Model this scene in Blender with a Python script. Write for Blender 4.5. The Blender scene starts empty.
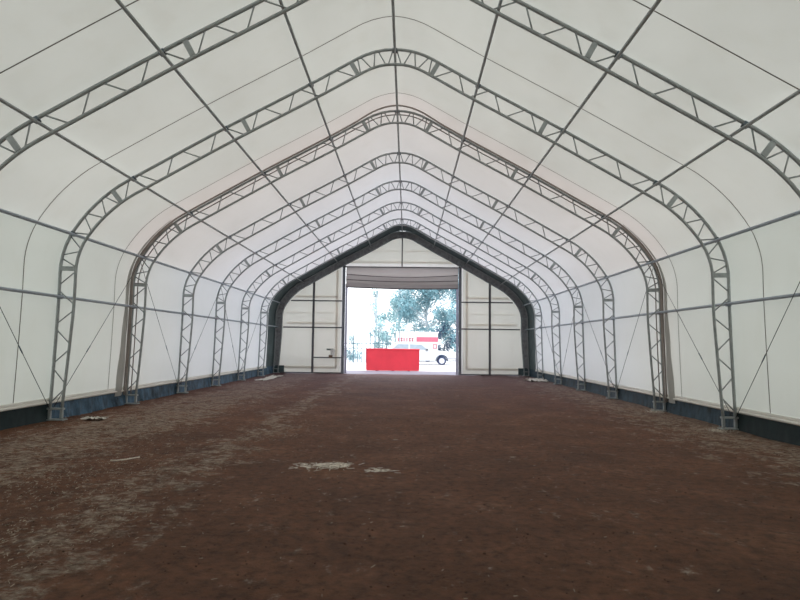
import bpy, bmesh, math, random
from mathutils import Vector, Matrix
random.seed(7)
C = bpy.context.scene.collection
PI = math.pi

# ------------------------------------------------------------------ helpers
def lin(r, g, b):
    f = lambda c: (c/255/12.92 if c/255 <= .04045 else ((c/255+.055)/1.055)**2.4)
    return (f(r), f(g), f(b), 1)

class MB:
    def __init__(s): s.v = []; s.f = []
    def add(s, vs, fs):
        n = len(s.v); s.v += [tuple(v) for v in vs]; s.f += [tuple(i+n for i in f) for f in fs]
    def box(s, c, size, rot=None):
        vs = []
        for x in (-.5, .5):
            for y in (-.5, .5):
                for z in (-.5, .5):
                    p = Vector((x*size[0], y*size[1], z*size[2]))
                    if rot is not None: p = rot @ p
                    vs.append(Vector(c)+p)
        s.add(vs, [(0,1,3,2),(4,6,7,5),(0,4,5,1),(2,3,7,6),(0,2,6,4),(1,5,7,3)])
    def tube(s, pts, r, n=8, cap=True):
        pts = [Vector(p) for p in pts]
        rings = []; t0 = (pts[1]-pts[0]).normalized()
        ref = Vector((0,1,0)) if abs(t0.y) < .9 else Vector((0,0,1))
        for i, p in enumerate(pts):
            a = pts[max(i-1,0)]; b = pts[min(i+1,len(pts)-1)]
            t = (b-a).normalized(); u = t.cross(ref)
            u.normalize(); w = t.cross(u)
            rings.append([p+(u*math.cos(2*PI*k/n)+w*math.sin(2*PI*k/n))*r for k in range(n)])
        vs = [v for q in rings for v in q]; fs = []
        for i in range(len(pts)-1):
            for k in range(n):
                fs.append((i*n+k, i*n+(k+1)%n, (i+1)*n+(k+1)%n, (i+1)*n+k))
        if cap:
            fs.append(tuple(range(n))[::-1]); fs.append(tuple((len(pts)-1)*n+k for k in range(n)))
        s.add(vs, fs)
    def prism(s, poly, y0, y1):          # poly in (x, z), extruded along y
        n = len(poly)
        s.add([(x,y0,z) for x,z in poly]+[(x,y1,z) for x,z in poly],
              [tuple(range(n)), tuple(range(2*n-1,n-1,-1))]+[(i,i+n,(i+1)%n+n,(i+1)%n) for i in range(n)])
    def build(s, name, mat, parent=None, smooth=False, bevel=0):
        me = bpy.data.meshes.new(name); me.from_pydata(s.v, [], s.f)
        bm = bmesh.new(); bm.from_mesh(me); bmesh.ops.recalc_face_normals(bm, faces=bm.faces[:]); bm.to_mesh(me); bm.free()
        me.materials.append(mat)
        if smooth: me.polygons.foreach_set('use_smooth', [True]*len(me.polygons))
        o = bpy.data.objects.new(name, me); C.objects.link(o)
        if parent: o.parent = parent
        if bevel:
            b = o.modifiers.new('bevel', 'BEVEL'); b.width = bevel; b.segments = 2; b.limit_method = 'ANGLE'
        return o

def tag(o, label=None, cat=None, group=None, kind=None):
    if label: o['label'] = label
    if cat: o['category'] = cat
    if group: o['group'] = group
    if kind: o['kind'] = kind
    return o
def empty(name, loc, label, cat, group=None):
    o = bpy.data.objects.new(name, None); C.objects.link(o); o.location = loc
    o.empty_display_size = .3
    return tag(o, label, cat, group)

# ------------------------------------------------------------------ materials
class NT:
    def __init__(s, name):
        s.m = bpy.data.materials.new(name); s.m.use_nodes = True
        s.t = s.m.node_tree; s.t.nodes.clear(); s.out = s.n('ShaderNodeOutputMaterial')
    def n(s, k, **kw):
        x = s.t.nodes.new(k)
        for a, b in kw.items(): setattr(x, a, b)
        return x
    def l(s, a, b): s.t.links.new(a, b)
    def noise(s, vec, scale, detail=4, rough=.55, sc=(1,1,1)):
        mp = s.n('ShaderNodeMapping'); mp.inputs['Scale'].default_value = sc; s.l(vec, mp.inputs[0])
        q = s.n('ShaderNodeTexNoise'); q.inputs['Scale'].default_value = scale; q.inputs['Detail'].default_value = detail
        q.inputs['Roughness'].default_value = rough; s.l(mp.outputs[0], q.inputs['Vector']); return q.outputs['Fac']
    def ramp(s, fac, stops):
        r = s.n('ShaderNodeValToRGB'); e = r.color_ramp.elements
        while len(e) < len(stops): e.new(.5)
        for i, (p, c) in enumerate(stops):
            e[i].position = p; e[i].color = c if len(c) == 4 else (*c, 1)
        s.l(fac, r.inputs[0]); return r.outputs[0]
    def mix(s, fac, a, b, mode='MIX'):
        m = s.n('ShaderNodeMix', data_type='RGBA', blend_type=mode)
        if isinstance(fac, (int, float)): m.inputs[0].default_value = fac
        else: s.l(fac, m.inputs[0])
        for v, i in ((a, 6), (b, 7)):
            if isinstance(v, tuple): m.inputs[i].default_value = v if len(v) == 4 else (*v, 1)
            else: s.l(v, m.inputs[i])
        return m.outputs[2]
    def math(s, op, a, b=0.0, clamp=False):
        m = s.n('ShaderNodeMath', operation=op); m.use_clamp = clamp
        for v, i in ((a, 0), (b, 1)):
            if isinstance(v, (int, float)): m.inputs[i].default_value = v
            else: s.l(v, m.inputs[i])
        return m.outputs[0]
    def mrange(s, v, a, b, c=0, d=1):
        m = s.n('ShaderNodeMapRange'); m.inputs[1].default_value = a; m.inputs[2].default_value = b
        m.inputs[3].default_value = c; m.inputs[4].default_value = d; s.l(v, m.inputs[0]); return m.outputs[0]

def plain(name, col, rough=.6, metal=0, var=.12, scale=3, bump=0, spec=.4):
    t = NT(name); tc = t.n('ShaderNodeTexCoord')
    f = t.noise(tc.outputs['Object'], scale, 5)
    a = tuple(c*(1-var) for c in col[:3]); b = tuple(min(1, c*(1+var)) for c in col[:3])
    p = t.n('ShaderNodeBsdfPrincipled'); t.l(t.ramp(f, [(.3, a), (.7, b)]), p.inputs['Base Color'])
    p.inputs['Roughness'].default_value = rough; p.inputs['Metallic'].default_value = metal
    p.inputs['Specular IOR Level'].default_value = spec
    if bump:
        bn = t.n('ShaderNodeBump'); bn.inputs['Strength'].default_value = bump; bn.inputs['Distance'].default_value = .02
        t.l(f, bn.inputs['Height']); t.l(bn.outputs[0], p.inputs['Normal'])
    t.l(p.outputs[0], t.out.inputs[0]); return t.m

def fabric(name, refl, ramp_stops, warm=None):
    """translucent coated fabric; transmission tint varies panel by panel down the hall"""
    t = NT(name); g = t.n('ShaderNodeNewGeometry'); sp = t.n('ShaderNodeSeparateXYZ'); t.l(g.outputs['Position'], sp.inputs[0])
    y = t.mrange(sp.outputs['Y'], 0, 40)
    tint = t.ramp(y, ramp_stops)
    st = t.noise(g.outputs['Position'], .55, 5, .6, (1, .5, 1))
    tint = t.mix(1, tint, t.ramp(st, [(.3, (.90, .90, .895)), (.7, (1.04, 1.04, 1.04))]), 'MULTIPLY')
    st2 = t.noise(g.outputs['Position'], 2.3, 6, .7, (1, 1, .35))
    tint = t.mix(1, tint, t.ramp(st2, [(.36, (.94, .935, .92)), (.5, (1, 1, 1))]), 'MULTIPLY')
    # tint gets darker towards the foot of the walls
    low = t.mrange(sp.outputs['Z'], .3, 1.3, .86, 1)
    cb = t.n('ShaderNodeCombineColor'); 
    for i in range(3): t.l(low, cb.inputs[i])
    tint = t.mix(1, tint, cb.outputs[0], 'MULTIPLY')
    tr = t.n('ShaderNodeBsdfTranslucent'); 
    if warm:                                   # rolled door: transmission tint rises towards the top
        zz = t.mrange(sp.outputs['Z'], 5.45, 6.0, *warm); cz_ = t.n('ShaderNodeCombineColor')
        for i in range(3): t.l(zz, cz_.inputs[i])
        tint = t.mix(1, tint, cz_.outputs[0], 'MULTIPLY')
    t.l(tint, tr.inputs[0])
    df = t.n('ShaderNodeBsdfDiffuse'); df.inputs[0].default_value = refl
    bn = t.n('ShaderNodeBump'); bn.inputs['Strength'].default_value = .25; bn.inputs['Distance'].default_value = .05
    t.l(t.noise(g.outputs['Position'], 1.2, 3, .5, (1, .3, 1)), bn.inputs['Height'])
    t.l(bn.outputs[0], df.inputs['Normal'])
    ad = t.n('ShaderNodeAddShader'); t.l(tr.outputs[0], ad.inputs[0]); t.l(df.outputs[0], ad.inputs[1])
    t.l(ad.outputs[0], t.out.inputs[0]); return t.m

K = .150
def kk(r, g, b, k=K): return (r*k, g*k, b*k)
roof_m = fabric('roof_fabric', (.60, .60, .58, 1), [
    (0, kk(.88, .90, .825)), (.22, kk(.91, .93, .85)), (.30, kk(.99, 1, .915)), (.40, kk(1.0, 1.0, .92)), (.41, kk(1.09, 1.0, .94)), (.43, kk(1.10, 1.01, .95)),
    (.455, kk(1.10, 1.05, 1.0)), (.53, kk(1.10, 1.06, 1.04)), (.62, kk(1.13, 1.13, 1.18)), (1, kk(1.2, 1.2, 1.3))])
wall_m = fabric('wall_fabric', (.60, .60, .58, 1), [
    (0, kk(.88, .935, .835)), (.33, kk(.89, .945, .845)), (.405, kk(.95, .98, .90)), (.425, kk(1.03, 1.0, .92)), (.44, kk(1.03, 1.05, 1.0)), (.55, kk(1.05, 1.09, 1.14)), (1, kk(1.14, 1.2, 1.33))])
end_m = fabric('end_wall_fabric', (.62, .59, .53, 1), [(0, kk(.98, 1, .93, .20)), (1, kk(.98, 1, .92, .20))])
shade_strip_m = fabric('shading_strip_cloth', (.3, .28, .25, 1), [(0, kk(1, .93, .86, .5)), (1, kk(1, .93, .86, .5))])  # for strips added outside the end wall to shade soft bands onto it
sheet_m = fabric('bright_cover_sheet', (.65, .64, .62, 1), [(0, kk(1, .99, .97, .25)), (1, kk(1, .99, .97, .25))])
green_m = plain('dark_green_tarp', (.085, .125, .13, 1), .75, var=.25, scale=2, bump=.3)
border_m = plain('grey_border_cloth', (.34, .35, .36, 1), .8, var=.3, scale=5)
def skirt_material():
    t = NT('blue_black_tarp'); g = t.n('ShaderNodeNewGeometry'); sp = t.n('ShaderNodeSeparateXYZ'); t.l(g.outputs['Position'], sp.inputs[0])
    f = t.noise(g.outputs['Position'], 4.5, 6, .7, (1, 1, .5))
    left = t.math('LESS_THAN', sp.outputs['X'], 0.0); y1 = t.math('GREATER_THAN', sp.outputs['Y'], 13.6)
    k = t.math('MULTIPLY', y1, t.math('ADD', t.math('MULTIPLY', left, .6), .4))
    col = t.mix(k, t.ramp(f, [(.3, (.012, .022, .024)), (.7, (.024, .042, .045))]), t.ramp(f, [(.35, (.014, .030, .042)), (.62, (.085, .165, .25))]))
    p = t.n('ShaderNodeBsdfPrincipled'); t.l(col, p.inputs['Base Color']); p.inputs['Roughness'].default_value = .6; p.inputs['Specular IOR Level'].default_value = .2
    t.l(p.outputs[0], t.out.inputs[0]); return t.m
skirt_m = skirt_material()
steel_m = plain('galvanised_steel', lin(166, 172, 173), .5, .15, var=.16, scale=6)
purlin_m = plain('bluish_galvanised_tube', lin(168, 178, 188), .45, .15, var=.1, scale=6)
web_m = plain('dull_galvanised_rod', lin(160, 165, 166), .55, .15, var=.1)
bolt_m = plain('dark_clamp_steel', lin(100, 112, 120), .5, .4)
cable_m = plain('wire_cable', lin(72, 74, 74), .6, .3)
seam_m = plain('fabric_weld_seam', lin(112, 104, 96), .8)
keder_m = plain('brown_edge_rope', lin(158, 150, 145), .8)
flap_m = fabric('doubled_fabric_flap', (.42, .42, .40, 1), [(0, kk(1, 1, .97, .085)), (1, kk(1, 1, .97, .085))])
post_m = plain('door_post_steel', lin(120, 124, 132), .5, .2)
rail_m = plain('frame_rail_steel', lin(104, 104, 106), .55, .2)
track_m = fabric('pale_track_cover', (.5, .5, .56, 1), [(0, (.15, .15, .185)), (1, (.15, .15, .185))])
white_m = plain('white_pvc_strip', lin(236, 234, 226), .6, var=.04)
curtain_m = fabric('rolled_door_fabric', (.36, .33, .32, 1), [(0, kk(1, .93, .92, .062)), (1, kk(1, .93, .92, .062))], (.85, 2.1))

def floor_material():
    t = NT('churned_dirt'); g = t.n('ShaderNodeNewGeometry'); P = g.outputs['Position']
    sp = t.n('ShaderNodeSeparateXYZ'); t.l(P, sp.inputs[0]); X, Y = sp.outputs['X'], sp.outputs['Y']
    base = t.ramp(t.noise(P, .8, 6, .65), [(.3, lin(98, 62, 42)), (.55, lin(119, 78, 55)), (.75, lin(140, 98, 72))])
    fine = t.noise(P, 9, 8, .7)
    base = t.mix(1, base, t.ramp(fine, [(.34, (.52, .5, .48)), (.48, (1, 1, 1)), (.66, (1.35, 1.33, 1.3))]), 'MULTIPLY')
    # dusty straw-coloured streaks running down the hall
    streak = t.noise(P, 2.7, 10, .78, (1.0, .7, 1))
    wob = t.math('MULTIPLY', t.math('SUBTRACT', t.noise(P, .35, 3, .5), .5), 2.4); Xw = t.math('ADD', X, wob)
    def band(c, w): return t.math('MAXIMUM', t.math('SUBTRACT', 1, t.math('MULTIPLY', t.math('ABSOLUTE', t.math('SUBTRACT', Xw, c)), 1/w)), 0)
    left = t.math('MINIMUM', t.math('ADD', t.math('MULTIPLY', band(-5.7, 2.0), 1.5), t.math('MULTIPLY', band(-2.7, .85), .95)), 1)
    right = t.mrange(X, 4.6, 7.6, 0, 1)
    thr = t.math('ADD', streak, t.math('ADD', t.math('MULTIPLY', left, .16), t.math('MULTIPLY', right, .21)))
    m1 = t.mrange(thr, .58, .66); m1 = t.math('MINIMUM', t.math('MAXIMUM', m1, 0), 1)
    brk = t.math('MINIMUM', t.math('MAXIMUM', t.mrange(t.noise(P, 7, 7, .75, (1, 1.6, 1)), .40, .60), 0), 1)
    m1 = t.math('MULTIPLY', m1, brk)
    m1 = t.math('MULTIPLY', m1, .9)
    base = t.mix(m1, base, t.ramp(fine, [(.38, lin(140, 120, 102)), (.6, lin(206, 190, 172))]))
    # damp darker blotches
    d = t.mrange(t.noise(P, .45, 5, .6, (1, .7, 1)), .55, .7, 0, .4)
    base = t.mix(d, base, lin(66, 46, 38))
    far = t.mrange(Y, 14, 36, 0, .6)  # lavender sheen of the door light, painted in towards the far end
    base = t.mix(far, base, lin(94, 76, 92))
    p = t.n('ShaderNodeBsdfPrincipled'); t.l(base, p.inputs['Base Color'])
    p.inputs['Roughness'].default_value = .78; p.inputs['Specular IOR Level'].default_value = .3
    h = t.math('ADD', t.math('MULTIPLY', t.noise(P, 5, 10, .75), 1.0), t.math('MULTIPLY', t.noise(P, 28, 6, .8), .35))
    bn = t.n('ShaderNodeBump'); bn.inputs['Strength'].default_value = 1; bn.inputs['Distance'].default_value = .12
    t.l(h, bn.inputs['Height']); t.l(bn.outputs[0], p.inputs['Normal'])
    t.l(p.outputs[0], t.out.inputs[0]); return t.m
floor_m = floor_material()

# ------------------------------------------------------------------ profile of the hall
OUT = [(0, 8.63), (.35, 8.60), (.7, 8.49), (1.02, 8.32), (1.95, 7.79), (3.9, 6.73), (5.92, 5.58), (6.32, 5.34), (6.66, 5.07),
       (6.96, 4.77), (7.2, 4.46), (7.38, 4.17), (7.5, 3.86), (7.555, 3.6), (7.57, 3.42), (7.57, 2.77), (7.6, 1.4), (7.635, .26)]
def smooth(pts, sub=5):
    P = [Vector((x, z)) for x, z in pts]; out = []
    for i in range(len(P)-1):
        a = P[i-1] if i else Vector((-P[1].x, P[1].y)); b, c = P[i], P[i+1]; d = P[i+2] if i+2 < len(P) else c+(c-b)
        # centripetal-ish: scale tangents by segment length
        L = (c-b).length
        m0 = (c-a)/((c-b).length+(b-a).length)*L; m1 = (d-b)/((c-b).length+(d-c).length)*L
        for k in range(sub):
            t = k/sub; t2 = t*t; t3 = t2*t
            out.append(b*(2*t3-3*t2+1)+m0*(t3-2*t2+t)+c*(-2*t3+3*t2)+m1*(t3-t2))
    out.append(P[-1]); return out
HALF = smooth(OUT)
CUM = [0]
for i in range(1, len(HALF)): CUM.append(CUM[-1]+(HALF[i]-HALF[i-1]).length)
LTOT = CUM[-1]
def at_len(s):
    s = max(0, min(LTOT, s))
    for i in range(1, len(CUM)):
        if CUM[i] >= s-1e-9:
            f = (s-CUM[i-1])/(CUM[i]-CUM[i-1]); p = HALF[i-1].lerp(HALF[i], f)
            break
    e = .06
    def q(v):
        v = max(0, min(LTOT, v))
        for j in range(1, len(CUM)):
            if CUM[j] >= v-1e-9:
                return HALF[j-1].lerp(HALF[j], (v-CUM[j-1])/(CUM[j]-CUM[j-1]))
    t = (q(s+e)-q(s-e)).normalized() if s > e else Vector((1, 0))
    return p, Vector((-t.y, t.x))            # point and outward normal
def pt(s, off=0):                            # s signed: negative = left side
    p, n = at_len(abs(s)); q = p+n*off
    return (q.x if s >= 0 else -q.x, q.y)
def len_at(test):
    for i, p in enumerate(HALF):
        if test(p): return CUM[i]
def s_at_x(x): return len_at(lambda p: p.x >= x)
def s_at_z(z): return len_at(lambda p: p.y <= z)
DEPTH = .355
def depth(s):
    a = abs(s); zb = s_at_z(2.7)
    return DEPTH if a < zb else DEPTH-(a-zb)/(LTOT-zb)*.085
TY = [9.88, 13.51, 17.19, 21.05, 24.76, 28.55, 32.35, 36.12]

S1, S2, S3, S4 = s_at_x(1.0), s_at_x(3.32), s_at_x(6.42), s_at_z(3.45)
SB = LTOT-.06
R3 = lambda s, off, y: (pt(s, off)[0], y, pt(s, off)[1])

# ------------------------------------------------------------------ trusses
def make_truss(label):
    root = empty('arch_truss', (0, 0, 0), label, 'roof truss', 'steel lattice arch trusses of the hall')
    N = 110
    for nm, inn, r in (('outer_chord', 0, .036), ('inner_chord', 1, .034)):
        m = MB(); ss = [-LTOT+2*LTOT*i/N for i in range(N+1)]
        m.tube([R3(s, -depth(s) if inn else 0, 0) for s in ss], r, 8); m.build(nm, steel_m, root, True)
    for sg in (-1, 1):
        for s in (S1, S2, S3, S4):
            a = Vector(R3(sg*s, -.03, 0)); b = Vector(R3(sg*s, -DEPTH+.03, 0)); d = (b-a)
            ang = math.atan2(d.x, d.z); m = MB()
            rot = Matrix.Rotation(ang, 3, 'Y')
            m.box((a+b)/2, (.10, .055, d.length), rot)
            m.build('splice_plate', steel_m, root)
    def webs(sa, sb, n, g=.045, start_inner=True):
        inner = start_inner
        for i in range(n):
            u0 = sa+(sb-sa)*i/n; u1 = sa+(sb-sa)*(i+1)/n
            sgn = 1 if sb > sa else -1
            u0 += sgn*max(g, .07 if i == 0 else 0); u1 -= sgn*max(g, .07 if i == n-1 else 0)
            o0 = -depth(u0)+.02 if inner else -.02; o1 = -.02 if inner else -depth(u1)+.02
            m = MB(); m.tube([R3(u0, o0, 0), R3(u1, o1, 0)], .0155, 6); m.build('web_brace', web_m, root, True)
            inner = not inner
    webs(-S1, S1, 10)
    for sg in (-1, 1):
        webs(sg*S1, sg*S2, 6, .095); webs(sg*S2, sg*S3, 6, .14); webs(sg*S3, sg*S4, 8, .05); webs(sg*S4, sg*SB, 7, .085)
        xo = pt(sg*LTOT)[0]; xi = pt(sg*LTOT, -depth(LTOT))[0]; xm = (xo+xi)/2
        m = MB()
        m.box((xm, 0, .25), (.36, .10, .04)); m.box((xo, 0, .125), (.05, .07, .21)); m.box((xi, 0, .125), (.05, .07, .21))
        m.box((xm, 0, .012), (.44, .20, .024))
        for dx in (-.19, .19):
            for dy in (-.07, .07): m.tube([(xm+dx, dy, .02), (xm+dx, dy, .065)], .014, 6)
        m.build('base_bracket', steel_m, root)
    return root
def copy_tree(o):
    c = o.copy(); C.objects.link(c)
    for ch in o.children:
        d = ch.copy(); C.objects.link(d); d.parent = c
    return c
tl = ['nearest lattice arch truss, crossing the upper corners with its legs out of frame',
      'second lattice arch truss from the viewer, the nearest with both its legs in frame',
      'third steel lattice arch truss from the viewer, beside the brownish doubled fabric joint',
      'fourth lattice arch truss from the viewer, just behind the doubled fabric joint',
      'fifth steel lattice arch truss counted from the viewer, a pale wall bay on either side',
      'sixth steel lattice arch truss, two arches in front of the dark green band',
      'seventh steel lattice arch truss, last one before the dark green band',
      'farthest lattice arch truss, standing against the dark green band around the end wall']
t0 = make_truss(tl[0]); trusses = []
for i, y in enumerate(TY):
    t = t0 if i == 0 else copy_tree(t0)
    t.location.y = y; t['label'] = tl[i]; trusses.append(t)

# ------------------------------------------------------------------ purlins
PUR = [('ridge', 0), ('p1', s_at_x(1.93)), ('p2', s_at_x(3.9)), ('p3', s_at_x(5.93)), ('eave', s_at_z(4.28)), ('girt', s_at_z(2.77))]
PL = {'ridge': 'long dark steel purlin running along the ridge', 'p1': 'long roof purlin on the %s slope, first one below the ridge',
      'p2': 'long roof purlin halfway down the %s roof slope', 'p3': 'long roof purlin low on the %s slope, just above the knee bend',
      'eave': 'long bluish tube at the %s eave, where the trusses bend into the wall', 'girt': 'long horizontal tube at mid height of the %s wall'}
for nm, s in PUR:
    for sg in ((1,) if nm == 'ridge' else (-1, 1)):
        side = 'left' if sg < 0 else 'right'
        x, z = pt(sg*s, -.066)
        lab = PL[nm] % side if '%s' in PL[nm] else PL[nm]
        o = empty('purlin', (x, 0, z), lab, 'purlin', None if nm == 'ridge' else 'long tubes tying the arch trusses together')
        m = MB(); m.tube([(0, y, 0) for y in (-5.9, 5, 15, 25, 36.3)], (.031 if nm not in ('eave', 'girt') else .036), 10); m.build('tube', purlin_m if nm in ('eave', 'girt') else steel_m, o, True)
        ox, oz = pt(sg*s, -.02)
        m0 = MB(); m0.box((ox-x, 0, oz-z), (.10, .10, .08), Matrix.Rotation(-math.atan2(at_len(s)[1].x, at_len(s)[1].y)*-sg, 3, 'Y'))
        c0 = None
        for y in TY:
            if c0 is None: c0 = c = m0.build('clamp', bolt_m, o)
            else: c = c0.copy(); C.objects.link(c); c.parent = o
            c.location = (0, y, 0)

# ------------------------------------------------------------------ brace cables in the side walls
se = s_at_z(4.05); sl = s_at_z(.42)
names = ['first', 'second', 'third', 'fourth', 'fifth', 'sixth', 'seventh', 'farthest']
for sg in (-1, 1):
    side = 'left' if sg < 0 else 'right'
    for (ia, ib) in ((0, 1), (2, 1), (2, 3), (4, 3), (4, 5), (6, 5)):
        d = 1 if TY[ib] > TY[ia] else -1
        a = Vector(R3(sg*se, -.03, TY[ia]+d*.05)); b = Vector(R3(sg*sl, -.03, TY[ib]-d*.07))
        o = empty('bracing_cable', (b.x, b.y, b.z), 'thin bracing cable on the %s wall from %s truss foot up to %s truss' % (side, names[ib], names[ia]), 'cable', 'diagonal brace cables in the side walls')
        m = MB(); m.tube([a-b, (a-b)*.5, (0, 0, 0)], .007, 6); m.build('wire', cable_m, o, True)
        m = MB(); m.tube([(a-b)*.33, (a-b)*.37], .013, 8); m.build('turnbuckle', bolt_m, o, True)

# ------------------------------------------------------------------ fabric shell
Y0, YG, Y1 = -6.0, 34.35, 36.55
FO = .065
def foff(s, y):                               # the sheet bellies out a touch between frames
    return FO
def shell(name, sa, sb, y0, y1, mat, n=40, ny=30, off=FO):
    m = MB(); vs = []; 
    for j in range(ny+1):
        y = y0+(y1-y0)*j/ny
        for i in range(n+1):
            s = sa+(sb-sa)*i/n; x, z = pt(s, off)
            if abs(s) < .9: z += .07*(1-abs(s)/.9)
            vs.append((x, y, z))
    fs = [(j*(n+1)+i, j*(n+1)+i+1, (j+1)*(n+1)+i+1, (j+1)*(n+1)+i) for j in range(ny) for i in range(n)]
    m.add(vs, fs); return tag(m.build(name, mat, None, True), kind='structure')
SE = s_at_z(4.28); SW = s_at_z(.40)
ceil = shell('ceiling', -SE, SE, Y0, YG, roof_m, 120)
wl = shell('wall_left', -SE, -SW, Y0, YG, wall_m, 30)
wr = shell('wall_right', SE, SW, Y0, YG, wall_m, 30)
shell('trim_1', -LTOT-.01, LTOT+.01, YG, Y1, green_m, 150, 6)
# seams: thin weld lines, one per bay, run over the roof and down both walls
for y in (4.9, 8.6, 12.3, 16.2):
    for par, a, b in ((ceil, -SE, SE), (wl, -SE, -SW), (wr, SE, SW)):
        m = MB(); vs = []; n = 80 if par is ceil else 24
        for i in range(n+1):
            s = a+(b-a)*i/n; x, z = pt(s, FO-.008)
            if abs(s) < .9: z += .07*(1-abs(s)/.9)
            r_ = .013 if y < 18 else .008
            vs += [(x, y-r_, z), (x, y+r_, z)]
        m.add(vs, [(2*i, 2*i+1, 2*i+3, 2*i+2) for i in range(n)]); m.build('seam', seam_m, par)
# doubled edge at the third truss: two edge ropes and a doubled flap that widens to the ground
m = MB(); S = [-SW+2*SW*i/140 for i in range(141)]
def pk(s): return .10*(1-abs(s)/1.3) if abs(s) < 1.3 else 0
m.tube([(pt(s, .02)[0], 17.06, pt(s, .02)[1]+pk(s)) for s in S], .026, 8)
m.tube([(pt(s, -.07)[0], 17.30, pt(s, -.07)[1]) for s in S], .017, 6)
tag(m.build('edge_rope', keder_m, None, True), 'brown doubled edge rope arching over the hall in front of the third truss', 'fabric joint')
for sg, w, nm in ((-1, wl, 'left'), (1, wr, 'right')):
    m = MB(); vs = []; n = 30
    for i in range(n+1):
        s = sg*(S3+(SW-S3)*i/n); f = i/n; wd = .04+.42*f**1.3
        for k in range(5):
            x, z = pt(s, .045-(.05*math.sin(k/4*PI*1.0)+.012*math.sin(i*.9+k))*f); vs.append((x, 17.02-wd*(1-k/4), z))
    m.add(vs, [(5*i+k, 5*i+k+1, 5*i+k+6, 5*i+k+5) for i in range(n) for k in range(4)])
    m.build('overlap_flap', flap_m, w, True)
    # lacing pipe running beside the leg of truss three
    m = MB(); m.tube([R3(sg*(S3+(LTOT-S3)*i/30), -.05-.02*(i/30), 17.08-.1) for i in range(31)], .022, 8)
    m.build('lacing_pipe', keder_m, w, True)

# hem rails and dark skirts
for sg, nm in ((-1, 'left'), (1, 'right')):
    xw = pt(sg*SW, FO)[0]
    m = MB(); m.box((xw-sg*.02, (YG-6)/2, .44), (.02, YG+6, .09)); m.tube([(xw-sg*.03, y, .385) for y in (-6, 0, 10, 20, 30, YG)], .03, 8)
    o = m.build('trim_2' if sg < 0 else 'trim_3', white_m, None, True); tag(o, kind='structure')
    m = MB(); vs = []; ny = 520; nz = 7
    for j in range(ny+1):
        y = -6+(Y1+6)*j/ny
        for k in range(nz+1):
            f = k/nz; z = .42*(1-f)-.08*f
            amp = .045 if (sg < 0 and 13.7 < y < 21) else .016
            wv = amp*math.sin(y*9+2.5*math.sin(y*1.7)+f*2)*(max(0, f-.2)*1.25)**.8*1.2*(1-.5*f)+amp*.6*math.sin(y*23+f*3)*max(0, f-.2)
            vs.append((xw-sg*(.01+.05*f*f+wv+(.03 if amp > .03 else 0)*f), y, z))
    m.add(vs, [(j*(nz+1)+k, j*(nz+1)+k+1, (j+1)*(nz+1)+k+1, (j+1)*(nz+1)+k) for j in range(ny) for k in range(nz)])
    tag(m.build('baseboard_'+nm, skirt_m, None, True), kind='structure')

# wall behind the viewer
m = MB(); poly = [pt(-LTOT+2*LTOT*i/80, FO) for i in range(81)]; poly = [(poly[0][0], 0)]+poly+[(poly[-1][0], 0)]
m.prism(poly, Y0-.02, Y0); tag(m.build('wall_front', roof_m), kind='structure')

# ------------------------------------------------------------------ far end wall, built round the door opening
YE = 36.42
DX0, DX1, DZ = -3.42, 3.44, 6.52
inner = [pt(-LTOT+2*LTOT*i/160, -.20) for i in range(161)]      # cream cloth reaches behind the truss
inner = [(inner[0][0], 0)]+inner+[(inner[-1][0], 0)]
def zroof(x):
    for i in range(len(inner)-1):
        a, b = inner[i], inner[i+1]
        if a[0] <= x <= b[0] and b[0] > a[0]: return a[1]+(b[1]-a[1])*(x-a[0])/(b[0]-a[0])
    return 0
m = MB()
def strip(x0, x1, zlow, n):
    xs = [x0+(x1-x0)*i/n for i in range(n+1)]; vs = []
    for x in xs: vs += [(x, YE, zlow), (x, YE, zroof(x))]
    m.add(vs, [(2*i, 2*i+2, 2*i+3, 2*i+1) for i in range(n)])
xmax = max(p[0] for p in inner)-.01
strip(-xmax, DX0-.29, 0, 60); strip(DX1+.29, xmax, 0, 60); strip(DX0-.29, DX1+.29, DZ+.18, 60)
wb = tag(m.build('wall_back', end_m), kind='structure')
# dark border behind the last truss
m = MB(); vs = []; n = 200
for i in range(n+1):
    s = -LTOT+2*LTOT*i/n
    a = pt(s, FO); b = pt(s, -depth(s)+.0)
    vs += [(a[0], YE-.04, a[1]), (b[0], YE-.04, b[1])]
m.add(vs, [(2*i, 2*i+1, 2*i+3, 2*i+2) for i in range(n)])
tag(m.build('trim_4', border_m), kind='structure')
m = MB()
for q in (-1, 1): m.box((q*7.42, YE-.05, .22), (.72, .02, .46))
tag(m.build('trim_8', green_m), kind='structure')
def bar(name, a, b, w, d, mat, parent=wb, y=YE-.12):
    m = MB(); a = Vector((a[0], y, a[1])); b = Vector((b[0], y, b[1])); dv = b-a
    m.box((a+b)/2, (w, d, dv.length), Matrix.Rotation(math.atan2(dv.x, dv.z), 3, 'Y'))
    return m.build(name, mat, parent, bevel=.008)
zi = lambda x: zroof(x)-.12
bar('ridge_post', (0, DZ+.0), (0, zi(0)), .07, .07, rail_m)
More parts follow.
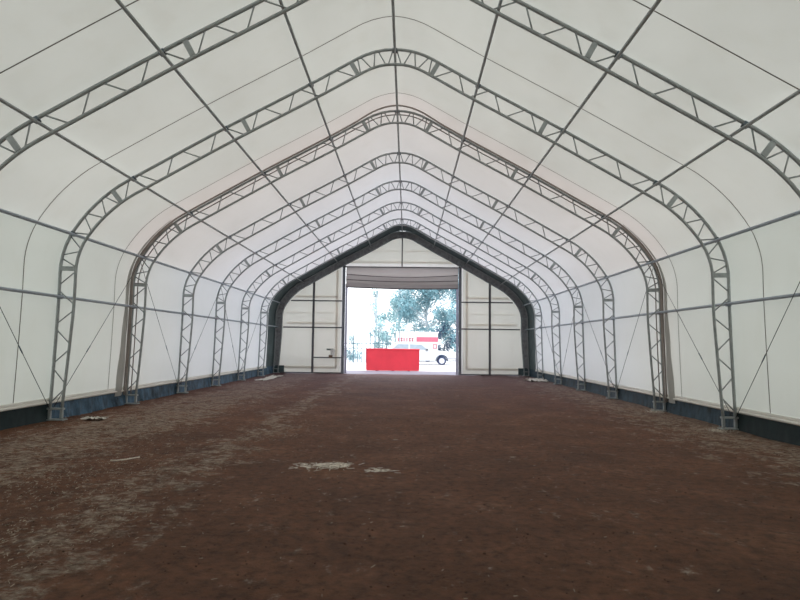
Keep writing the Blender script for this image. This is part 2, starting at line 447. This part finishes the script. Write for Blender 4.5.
for sg, xd in ((-1, DX0), (1, DX1)):
    xp = sg*5.34
    bar('post', (xp, 0), (xp, zi(xp)-.05), .13, .09, rail_m)
    for z in (4.38, 2.76):
        xe = 7.16 if z < 3.5 else 6.72
        bar('rail', (xd+sg*.12, z), (sg*xe, z), .075, .07, rail_m, y=YE-.13)
        bar('shade_strip', (xd+sg*.5, z+.27), (sg*(xe-.2), z+.27), .10, .01, shade_strip_m, y=YE+.03)  # added behind the cloth, shades a frame silhouette onto it
    bar('seam', (xd+sg*.5, 3.66), (sg*7.0, 3.66), .035, .008, shade_strip_m, y=YE+.03)
    bar('shade_strip', (xd+sg*.5, .36), (sg*7.2, .36), .13, .01, shade_strip_m, y=YE+.03)
    bar('shade_strip', (xd+sg*.52, .36), (xd+sg*.52, zi(xd+sg*.52)-.1), .13, .01, shade_strip_m, y=YE+.03)
    bar('ground_rail', (xd+sg*.1, .035), (sg*7.25, .035), .07, .07, rail_m)
bar('rail', (DX0-.1, .95), (-5.3, .95), .07, .07, rail_m, y=YE-.13)
bar('seam', (-1.9, 7.5), (1.9, 7.5), .035, .008, shade_strip_m, y=YE+.03)
bar('shade_strip', (DX0+.1, DZ+.28), (DX1-.1, DZ+.28), .07, .01, shade_strip_m, y=YE+.03)
# door frame
for k, (sg, xd) in enumerate(((-1, DX0), (1, DX1))):
    m = MB(); m.box((xd+sg*.10, YE-.10, 3.3), (.17, .18, 6.6)); jo = m.build('trim_%d' % (5+k), post_m, None, bevel=.01); tag(jo, kind='structure')
    m = MB(); xa, xb = sorted((xd+sg*.29, xd+sg*.17)); m.add([(xa, YE, 0), (xb, YE, 0), (xb, YE, DZ+.18), (xa, YE, DZ+.18)], [(0, 1, 2, 3)]); m.build('cover_strip', sheet_m, jo)
    m = MB(); m.box((xd-sg*.055, YE+.04, 2.72), (.13, .02, 5.44)); m.build('guide_track', track_m, jo)
m = MB(); m.add([(DX0-.29, YE, DZ-.02), (DX1+.29, YE, DZ-.02), (DX1+.29, YE, DZ+.18), (DX0-.29, YE, DZ+.18)], [(0, 1, 2, 3)]); hd = tag(m.build('trim_7', sheet_m), kind='structure')
m = MB(); m.box((0, YE-.16, DZ-.05), (DX1-DX0+.4, .08, .06)); m.build('header_pipe', rail_m, hd)
# rolled-up fabric door hanging in sagging folds
m = MB(); vs = []; nx, nz = 60, 60
for j in range(nz+1):
    f = j/nz
    for i in range(nx+1):
        u = i/nx; x = DX0+.02+(DX1-DX0-.04)*u; sag = math.sin(PI*u)
        z = DZ-.06-f*(1.22+.10*sag+.05*u)
        ph = f-.10*sag*(1-abs(2*f-1))
        yo = .13*abs(math.sin(ph*PI*2.6))**.7+.02*math.sin(u*17+f*4)*f
        vs.append((x, YE-.02-yo, z))
m.add(vs, [(j*(nx+1)+i, j*(nx+1)+i+1, (j+1)*(nx+1)+i+1, (j+1)*(nx+1)+i) for j in range(nz) for i in range(nx)])
dr = tag(m.build('door_1', curtain_m, None, True), kind='structure')
for fz, sg_, rr in ((.36, .25, .022), (.62, .16, .022), (.99, .10, .035)):
    m = MB(); m.tube([(DX0+.05+(DX1-DX0-.1)*u/24, YE-.17, DZ-.06-fz*1.24-sg_*.6*math.sin(PI*u/24)-.04*fz*u/24) for u in range(25)], rr, 8)
    m.build('batten', plain('fold_batten', lin(92, 86, 90), .7), dr, True)
# switch box by the door
bx = empty('switch_box', (-4.12, YE-.18, 1.22), 'small white electrical switch box mounted left of the far doorway', 'switch box')
m = MB(); m.box((0, 0, .04), (.26, .10, .36)); m.build('housing', plain('box_grey_white', lin(232, 232, 226), .5), bx, bevel=.02)
m = MB(); m.box((-.16, .02, .22), (.42, .02, .10)); m.build('mounting_strip', plain('grey_green_plate', lin(120, 130, 124), .6), bx)
m = MB(); m.box((-.12, -.01, -.20), (.22, .09, .18)); m.build('socket', plain('brown_socket', lin(126, 106, 88), .6), bx, bevel=.01)

# ------------------------------------------------------------------ floor
def hgt(x, y):
    return .010*math.sin(x*1.9+.7*math.sin(y*.9))*math.sin(y*1.3+1)+.006*math.sin(x*5.1+y*3.3)
m = MB(); vs = []; nx, ny = 110, 260
for j in range(ny+1):
    y = -6+(36.6+6)*j/ny
    for i in range(nx+1):
        x = -7.75+15.5*i/nx; vs.append((x, y, hgt(x, y)-.016))
m.add(vs, [(j*(nx+1)+i, j*(nx+1)+i+1, (j+1)*(nx+1)+i+1, (j+1)*(nx+1)+i) for j in range(ny) for i in range(nx)])
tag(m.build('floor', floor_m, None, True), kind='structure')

def blob(m, c, r, squash=.6, seed=0):
    rnd = random.Random(seed); vs = []
    for a in range(3):
        for b in range(5):
            th = (a+.6)/3.2*PI; ph = b/5*2*PI+a*.6; q = r*rnd.uniform(.7, 1.25)
            vs.append((c[0]+q*math.sin(th)*math.cos(ph), c[1]+q*math.sin(th)*math.sin(ph), c[2]+q*math.cos(th)*squash))
    fs = [(0, 1, 2, 3, 4), (14, 13, 12, 11, 10)]
    for a in range(2):
        for b in range(5): fs.append((a*5+b, (a+1)*5+b, (a+1)*5+(b+1) % 5, a*5+(b+1) % 5))
    m.add(vs, fs)
m = MB()
for i in range(3000):
    y = 2.6+random.random()**1.6*18; x = random.uniform(-min(7.3, .5+y*.75), min(7.3, .9+y*.75)); r = random.choice((.004, .005, .007, .009, .012))*random.uniform(.7, 1.3)
    blob(m, (x, y, hgt(x, y)-.014+r*.25), r, .6, i)
tag(m.build('dirt_clods', plain('dark_clod', lin(92, 64, 50), .95, var=.4, scale=14), None), 'loose dark brown dirt clods scattered over the hall floor', 'dirt', kind='stuff')
def straw_bits(m, cx, cy, sx, sy, n, l0=.03, l1=.10, w=.003, dirx=None, lift=.012):
    for i in range(n):
        x = random.gauss(cx, sx); y = random.gauss(cy, sy)
        if abs(x) > 7.35 or y < 2.3 or y > 36: continue
        a = random.uniform(0, PI) if dirx is None else random.gauss(dirx, .5); L = random.uniform(l0, l1)/2
        z = hgt(x, y)-.010+random.random()*lift; dx, dy = math.cos(a)*L, math.sin(a)*L; q = w*random.uniform(.7, 1.5)
        nx_, ny_ = -math.sin(a)*q, math.cos(a)*q; dz = random.uniform(-.004, .01)
        m.add([(x-dx-nx_, y-dy-ny_, z), (x+dx-nx_, y+dy-ny_, z+dz), (x+dx+nx_, y+dy+ny_, z+dz+.003), (x-dx+nx_, y-dy+ny_, z+.003)], [(0, 1, 2, 3)])
straw_m = plain('pale_straw', lin(236, 224, 212), .8, var=.25, scale=20)
m = MB()
for (cx, cy, sx, sy, n) in ((-5.2, 10, 1.1, 1.8, 700), (-6, 13.5, .8, 2.2, 700), (-4.5, 7.4, .7, .8, 420), (-3.4, 5.2, .5, .5, 220), (-3.2, 8.2, .5, .9, 260),
                            (-5.0, 18, 1, 3, 800), (-2.2, 12.5, .35, .9, 220), (6.6, 13.2, .5, 1.8, 700), (6.8, 18, .4, 3, 600), (2.6, 24, 1, 2, 250), (0, 9, 2.6, 3, 300), (-2.6, 6.3, .4, .5, 130)):
    straw_bits(m, cx, cy, sx*1.1, sy*1.1, int(n*1.8), .01, .05, .0028)
tag(m.build('straw_litter', plain('dusty_straw', lin(168, 152, 134), .9, var=.3, scale=20)), 'dusty straw bits strewn over the dirt along the side walls', 'straw', kind='stuff')
m = MB(); straw_bits(m, -.77, 8.85, .17, .13, 170, .04, .17, .0032, None, .03)
for k in range(22): straw_bits(m, -.77+random.uniform(-.5, .3), 8.9+random.uniform(-.2, .25), .03, .02, 2, .05, .16, .004, 0, .02)
tag(m.build('straw_pile', straw_m), 'brightest pale straw patch lying in the middle of the dirt floor', 'straw', kind='stuff')
m = MB(); straw_bits(m, -.02, 8.62, .10, .07, 38, .04, .13, .003, .1, .02)
tag(m.build('straw_pile', straw_m), 'small thin straw wisp just right of the brightest straw patch', 'straw', kind='stuff')
for k, (x, y, lab) in enumerate(((7.25, 16.9, 'frayed pale grass tuft at the foot of the third truss on the right'), (7.1, 13.2, 'pale straw tuft at the foot of the nearest right truss leg'))):
    m = MB()
    for i in range(150):
        a = random.uniform(0, 2*PI); L = random.uniform(.05, .22); x0 = x+random.gauss(0, .12); y0 = y+random.gauss(0, .14); q = .003
        m.add([(x0-q, y0, -.01), (x0+q, y0, -.01), (x0+L*math.cos(a)*.8, y0+L*math.sin(a)*.8, random.uniform(.01, .09))], [(0, 1, 2)])
    tag(m.build('straw_tuft', straw_m), lab, 'straw', kind='stuff')
# scrap of white plastic, twig, far pale sheets
def sheet(name, cx, cy, lx, ly, mat, label, cat, rz=0, h=.03):
    m = MB(); n = 10; vs = []; rr = random.Random(int(cx*100)); 
    for j in range(n+1):
        for i in range(n+1):
            u, v = i/n-.5, j/n-.5; e = 1+.25*math.sin(i*1.7+j)+.1*rr.random()
            x = u*lx*e; y = v*ly*(1+.2*math.sin(i*.9)); X = cx+x*math.cos(rz)-y*math.sin(rz); Y = cy+x*math.sin(rz)+y*math.cos(rz)
            vs.append((X, Y, .004+h*abs(math.sin(i*1.3+j*.8))*rr.random()))
    m.add(vs, [(j*(n+1)+i, j*(n+1)+i+1, (j+1)*(n+1)+i+1, (j+1)*(n+1)+i) for j in range(n) for i in range(n)])
    return tag(m.build(name, mat, None, True), label, cat)
scrap_m = plain('white_plastic_film', lin(206, 200, 190), .6)
sheet('plastic_scrap', -6.75, 13.75, .42, .30, scrap_m, 'crumpled white plastic scrap beside the nearest left truss foot', 'litter', .2, .06)
sheet('plastic_sheet', -6.6, 30.6, .5, 4.2, scrap_m, 'long pale plastic sheet on the ground by the far left wall', 'litter', .03, .07)
sheet('plastic_bundle', 7.0, 31.0, .9, 1.6, scrap_m, 'pale crumpled bundle on the ground by the far right wall', 'litter', 0, .16)
m = MB(); m.tube([(-4.02, 9.0, .012), (-3.92, 8.98, .016), (-3.82, 9.04, .02), (-3.70, 9.25, .02)], .010, 6)
tag(m.build('twig', straw_m, None, True), 'pale bent twig lying on the dirt left of centre', 'twig')

# ------------------------------------------------------------------ outside
m = MB(); m.box((0, 38.9, -.07), (60, 4.7, .1))
tag(m.build('floor_outside_apron', plain('grey_apron', lin(122, 120, 136), .7, var=.2, scale=1.5)), kind='structure')
m = MB()
for x0, x1, y0, y1 in ((-90, 90, 41.2, 180), (-90, -7.9, -40, 41.2), (7.9, 90, -40, 41.2), (-7.9, 7.9, -40, -6.1)):
    m.add([(x0, y0, -.09), (x1, y0, -.09), (x1, y1, -.09), (x0, y1, -.09)], [(0, 1, 2, 3)])
tag(m.build('floor_outside_yard', plain('pale_gravel', (.52, .53, .55, 1), .9, var=.06, scale=.7)), kind='structure')

# red bin
red_m = plain('red_paint', (.90, .062, .092, 1), .5, var=.10, scale=.6)
rd = empty('skip_bin', (-.61, 42.0, -.02), 'long red metal skip bin standing outside the open doorway', 'skip')
W, H, D = 3.58, 1.46, 1.7
def rpart(nm, c, s, mat=red_m): 
    m = MB(); m.box(c, s); return m.build(nm, mat, rd, bevel=.012)
rpart('front_panel', (0, -D/2, H/2+.0), (W, .05, H-.04)); rpart('back_panel', (0, D/2, H/2+.0), (W, .05, H-.04))
for s in (-1, 1): rpart('side_panel', (s*(W/2-.025), 0, H/2+.05), (.05, D, H-.1))
rpart('bottom_panel', (0, 0, .12), (W-.1, D-.1, .05))
m = MB()
for s in (-1, 1): m.box((0, s*D/2, H+.01), (W+.06, .10, .07)); m.box((s*W/2, 0, H+.01), (.10, D+.06, .07))
m.build('rim', red_m, rd, bevel=.015)
for x in (-1.79, 1.79): rpart('rib', (x, -D/2-.03, H/2+.05), (.05, .04, H-.12))
dk = plain('skid_dark', lin(90, 20, 34), .7)
for x in (-1.1, 0, 1.1): rpart('skid', (x, 0, .0), (.14, D, .14), dk)

# car, facing right, partly hidden behind the skip
car = empty('car', (-.12, 57.8, -.09), 'white car facing right beyond the red skip, front wheel in view', 'car')
cw = plain('car_white', (.60, .62, .64, 1), .3, var=.03)
def arc(cx, r, n=10): return [(cx+r*math.cos(PI*(1-k/n)), .38+r*math.sin(PI*(1-k/n))) for k in range(n+1)]
prof = [(-1.2, .45)]+arc(.45, .5)+arc(3.77, .52)+[(4.95, .42), (5.15, .55), (5.2, .95), (5.05, 1.18), (4.2, 1.30), (2.95, 1.36), (1.95, 1.98), (1.2, 2.06), (-.5, 2.04), (-1.15, 1.55), (-1.3, 1.0)]
m = MB(); m.prism(prof, -.92, .92); m.build('body', cw, car, bevel=.05)
gl = plain('car_glass', lin(150, 164, 176), .2, var=.1)
for q in ([(.75, 1.45), (2.4, 1.42), (1.85, 1.88), (.75, 1.92)], [(-.9, 1.47), (.62, 1.45), (.62, 1.92), (-.4, 1.92)]):
    m = MB(); m.prism(q, -.94, -.925); m.build('window', gl, car)
tyre_m = plain('tyre_rubber', lin(52, 62, 92), .7); rim_m = plain('wheel_rim', lin(205, 208, 216), .3, .3)
for x in (.45, 3.77):
    for s in (-1, 1):
        m = MB(); m.tube([(x, s*.70, .38), (x, s*.95, .38)], .40, 28); w = m.build('wheel', tyre_m, car, bevel=.03)
        m = MB(); m.tube([(x, s*.93, .38), (x, s*.965, .38)], .26, 20); m.build('rim', rim_m, w)
        m = MB(); m.tube([(x+.55*math.cos(PI*k/12), s*.94, .40+.53*math.sin(PI*k/12)) for k in range(13)], .04, 6); m.build('wheel_arch', tyre_m, car)
m = MB(); m.box((5.12, 0, .55), (.2, 1.8, .14)); m.box((4.7, -.93, .62), (.95, .03, .06)); m.build('bumper', plain('bumper_grey', lin(150, 150, 160), .5), car, bevel=.02)
m = MB(); m.box((2.35, -1.05, 1.42), (.22, .22, .18)); m.build('mirror', plain('mirror_dark', lin(90, 94, 100), .5), car, bevel=.03)

# white box trailer with red lettering band
tr = empty('box_trailer', (1.45, 67, -.09), 'white trailer with a red band and lettering, standing behind the car', 'trailer')
twm = plain('trailer_white', (.62, .62, .63, 1), .4, var=.03)
m = MB(); m.box((0, 1.2, 1.95), (4.7, 2.4, 2.5)); m.build('body', twm, tr, bevel=.05)
m = MB(); m.box((0, 1.2, 3.26), (4.9, 2.5, .14)); m.build('roof', twm, tr, bevel=.04)
pink = plain('faded_red', (.50, .12, .18, 1), .5, var=.1)
m = MB(); m.box((1.15, -.012, 2.48), (2.4, .02, .52)); m.build('red_band', pink, tr)
for k, (w, h) in enumerate(((.10, .30), (.22, .34), (.06, .34), (.06, .34), (.20, .34), (.14, .30))):
    m = MB(); x = -2.05+k*.31
    m.box((x, -.012, 2.44), (.11, .02, h+.1))
    if w > .1: m.box((x+.05, -.012, 2.58), (w, .02, .11)); m.box((x+.05, -.012, 2.30), (w, .02, .11))
    m.build('letter_mark', pink, tr)
m = MB()
for a in (0, 1): m.box((2.0, -.012, 1.92-.4*a), (.46, .02, .09)); m.box((1.82+.36*a, -.012, 1.72), (.09, .02, .4))
m.build('emblem', pink, tr)
for x in (-1.2, 1.2):
    m = MB(); m.tube([(x, -.05, .38), (x, .2, .38)], .38, 20); m.build('wheel', tyre_m, tr)

# bar fence
fe = empty('bar_fence', (-5.2, 61, -.09), 'pale tall fence of thin upright bars beyond the red skip', 'fence')
fm = plain('fence_grey', lin(84, 108, 120), .6)
rf = random.Random(3)
for k in range(24):
    x = -4.9+k*.42; h = 3.25+.25*math.sin(k*1.1)+rf.uniform(-.1, .15)
    m = MB(); m.box((x, 0, h/2), (.055 if k % 4 else .10, .05, h)); m.build('picket' if k % 4 else 'fence_post', fm, fe)
for z in (1.45, 1.95): 
    m = MB(); m.box((0, -.04, z), (9.9, .04, .07)); m.build('rail', fm, fe)

# trees
def leafmat(name, c): return plain(name, c, .7, var=.35, scale=.8)
lm1 = leafmat('leaf_blue_green', (.19, .35, .40, 1)); lm2 = leafmat('leaf_grey_green', (.28, .44, .47, 1)); lm3 = leafmat('leaf_dark_blue', (.07, .12, .20, 1))
bark = plain('bark', lin(176, 186, 192), .9)
def tree(x, y, h, rad, n, mat, label, low=.15, seed=1, leaf=.22, cat='tree', clumps=26):
    rr = random.Random(seed); o = empty(cat if cat != 'tree' else 'leafy_tree', (x, y, -.09), label, cat, 'greenery beyond the yard')
    m = MB(); m.tube([(0, 0, 0), (rr.uniform(-.2, .2), 0, h*.4), (rr.uniform(-.3, .3), .1, h*.9)], .03*h**.9*.5, 8)
    cs = []
    for k in range(clumps):
        f = rr.uniform(low, 1); w = rad*math.sin(PI*min(1, (f-low)/(1-low)*.75+.22)); a = rr.uniform(0, 2*PI); q = w*rr.uniform(.2, 1)
        c = Vector((q*math.cos(a), q*math.sin(a), h*f)); cs.append((c, rad*rr.uniform(.22, .4)))
        m.tube([(0, 0, h*f*.75), tuple(c)], .02+h*.003, 5)
    m.build('trunk', bark, o)
    m = MB()
    for i in range(n):
        c, r = rr.choice(cs); d = Vector((rr.gauss(0, 1), rr.gauss(0, 1), rr.gauss(0, 1))).normalized()*r*rr.random()**.4; p = c+d
        u = Vector((rr.gauss(0, 1), rr.gauss(0, 1), rr.gauss(0, 1))).normalized(); v = u.orthogonal().normalized(); L = leaf*rr.uniform(.6, 1.3)
        m.add([p-u*L*.5, p+v*L*.3, p+u*L*.5, p-v*L*.3], [(0, 1, 2, 3)])
    m.build('foliage', mat, o); return o
tree(3.0, 80, 14.5, 4.6, 22000, lm1, 'broad dense blue-green tree seen through the middle of the doorway', .2, 3, .26, clumps=60)
tree(7.4, 73, 13.5, 3.7, 20000, lm1, 'tall dense tree at the right edge of the doorway view', .15, 4, .26, clumps=50)
tree(-.9, 88, 13, 3.2, 7000, lm2, 'loose pale tree left of the broad one in the doorway', .2, 5, .26, clumps=34)
tree(-3.6, 74, 9.5, 1.9, 420, lm2, 'thin sparse tree with few leaves above the bar fence', .3, 6, clumps=12)
tree(4.9, 72.5, 4.4, 1.8, 5000, lm3, 'dark bluish shrub right beside the trailer', .05, 7, .16, 'shrub')
tree(-5.6, 64, 2.6, 1.2, 1500, lm1, 'low bush behind the left end of the fence', .05, 8, .12, 'shrub')
tree(-2.9, 70, 4.4, 1.7, 2600, lm2, 'pale bush behind the middle of the fence', .05, 9, .16, 'shrub')
tree(11.5, 88, 12, 4, 6000, lm1, 'tall tree beyond the right door jamb, behind the shrub', .2, 10)

# ------------------------------------------------------------------ light and camera
w = bpy.data.worlds.new('overcast_sky'); bpy.context.scene.world = w; w.use_nodes = True
nt = w.node_tree; bg = nt.nodes['Background']; tc = nt.nodes.new('ShaderNodeTexCoord'); sx = nt.nodes.new('ShaderNodeSeparateXYZ')
rp = nt.nodes.new('ShaderNodeValToRGB'); nt.links.new(tc.outputs['Generated'], sx.inputs[0]); nt.links.new(sx.outputs['Z'], rp.inputs[0]); nt.links.new(rp.outputs[0], bg.inputs[0])
rp.color_ramp.elements[0].position = 0; rp.color_ramp.elements[0].color = (.80, .835, .86, 1); rp.color_ramp.elements[1].position = .8; rp.color_ramp.elements[1].color = (1.13, 1.14, 1.16, 1)
bg.inputs[1].default_value = 2.9
w.cycles.sampling_method = 'MANUAL'; w.cycles.sample_map_resolution = 256

cam = bpy.data.cameras.new('camera'); co = bpy.data.objects.new('camera', cam); C.objects.link(co)
cam.sensor_width = 36; cam.lens = 600/800*36; cam.clip_end = 500
cx, cz, yaw, pitch, roll = 0.35801898, 1.77424571, -0.01263743, 0.07434126, 0.01184964
fw = Vector((math.sin(yaw)*math.cos(pitch), math.cos(yaw)*math.cos(pitch), math.sin(pitch)))
rt = Vector((math.cos(yaw), -math.sin(yaw), 0)); up = rt.cross(fw)
r2 = rt*math.cos(roll)+up*math.sin(roll); u2 = up*math.cos(roll)-rt*math.sin(roll)
M = Matrix((r2, u2, -fw)).transposed().to_4x4(); M.translation = Vector((cx, 0, cz)); co.matrix_world = M
sc = bpy.context.scene; sc.camera = co
sc.view_settings.view_transform = 'Standard'; sc.view_settings.look = 'None'; sc.view_settings.exposure = 0
sc.cycles.max_bounces = 10; sc.cycles.diffuse_bounces = 7; sc.cycles.use_denoising = True
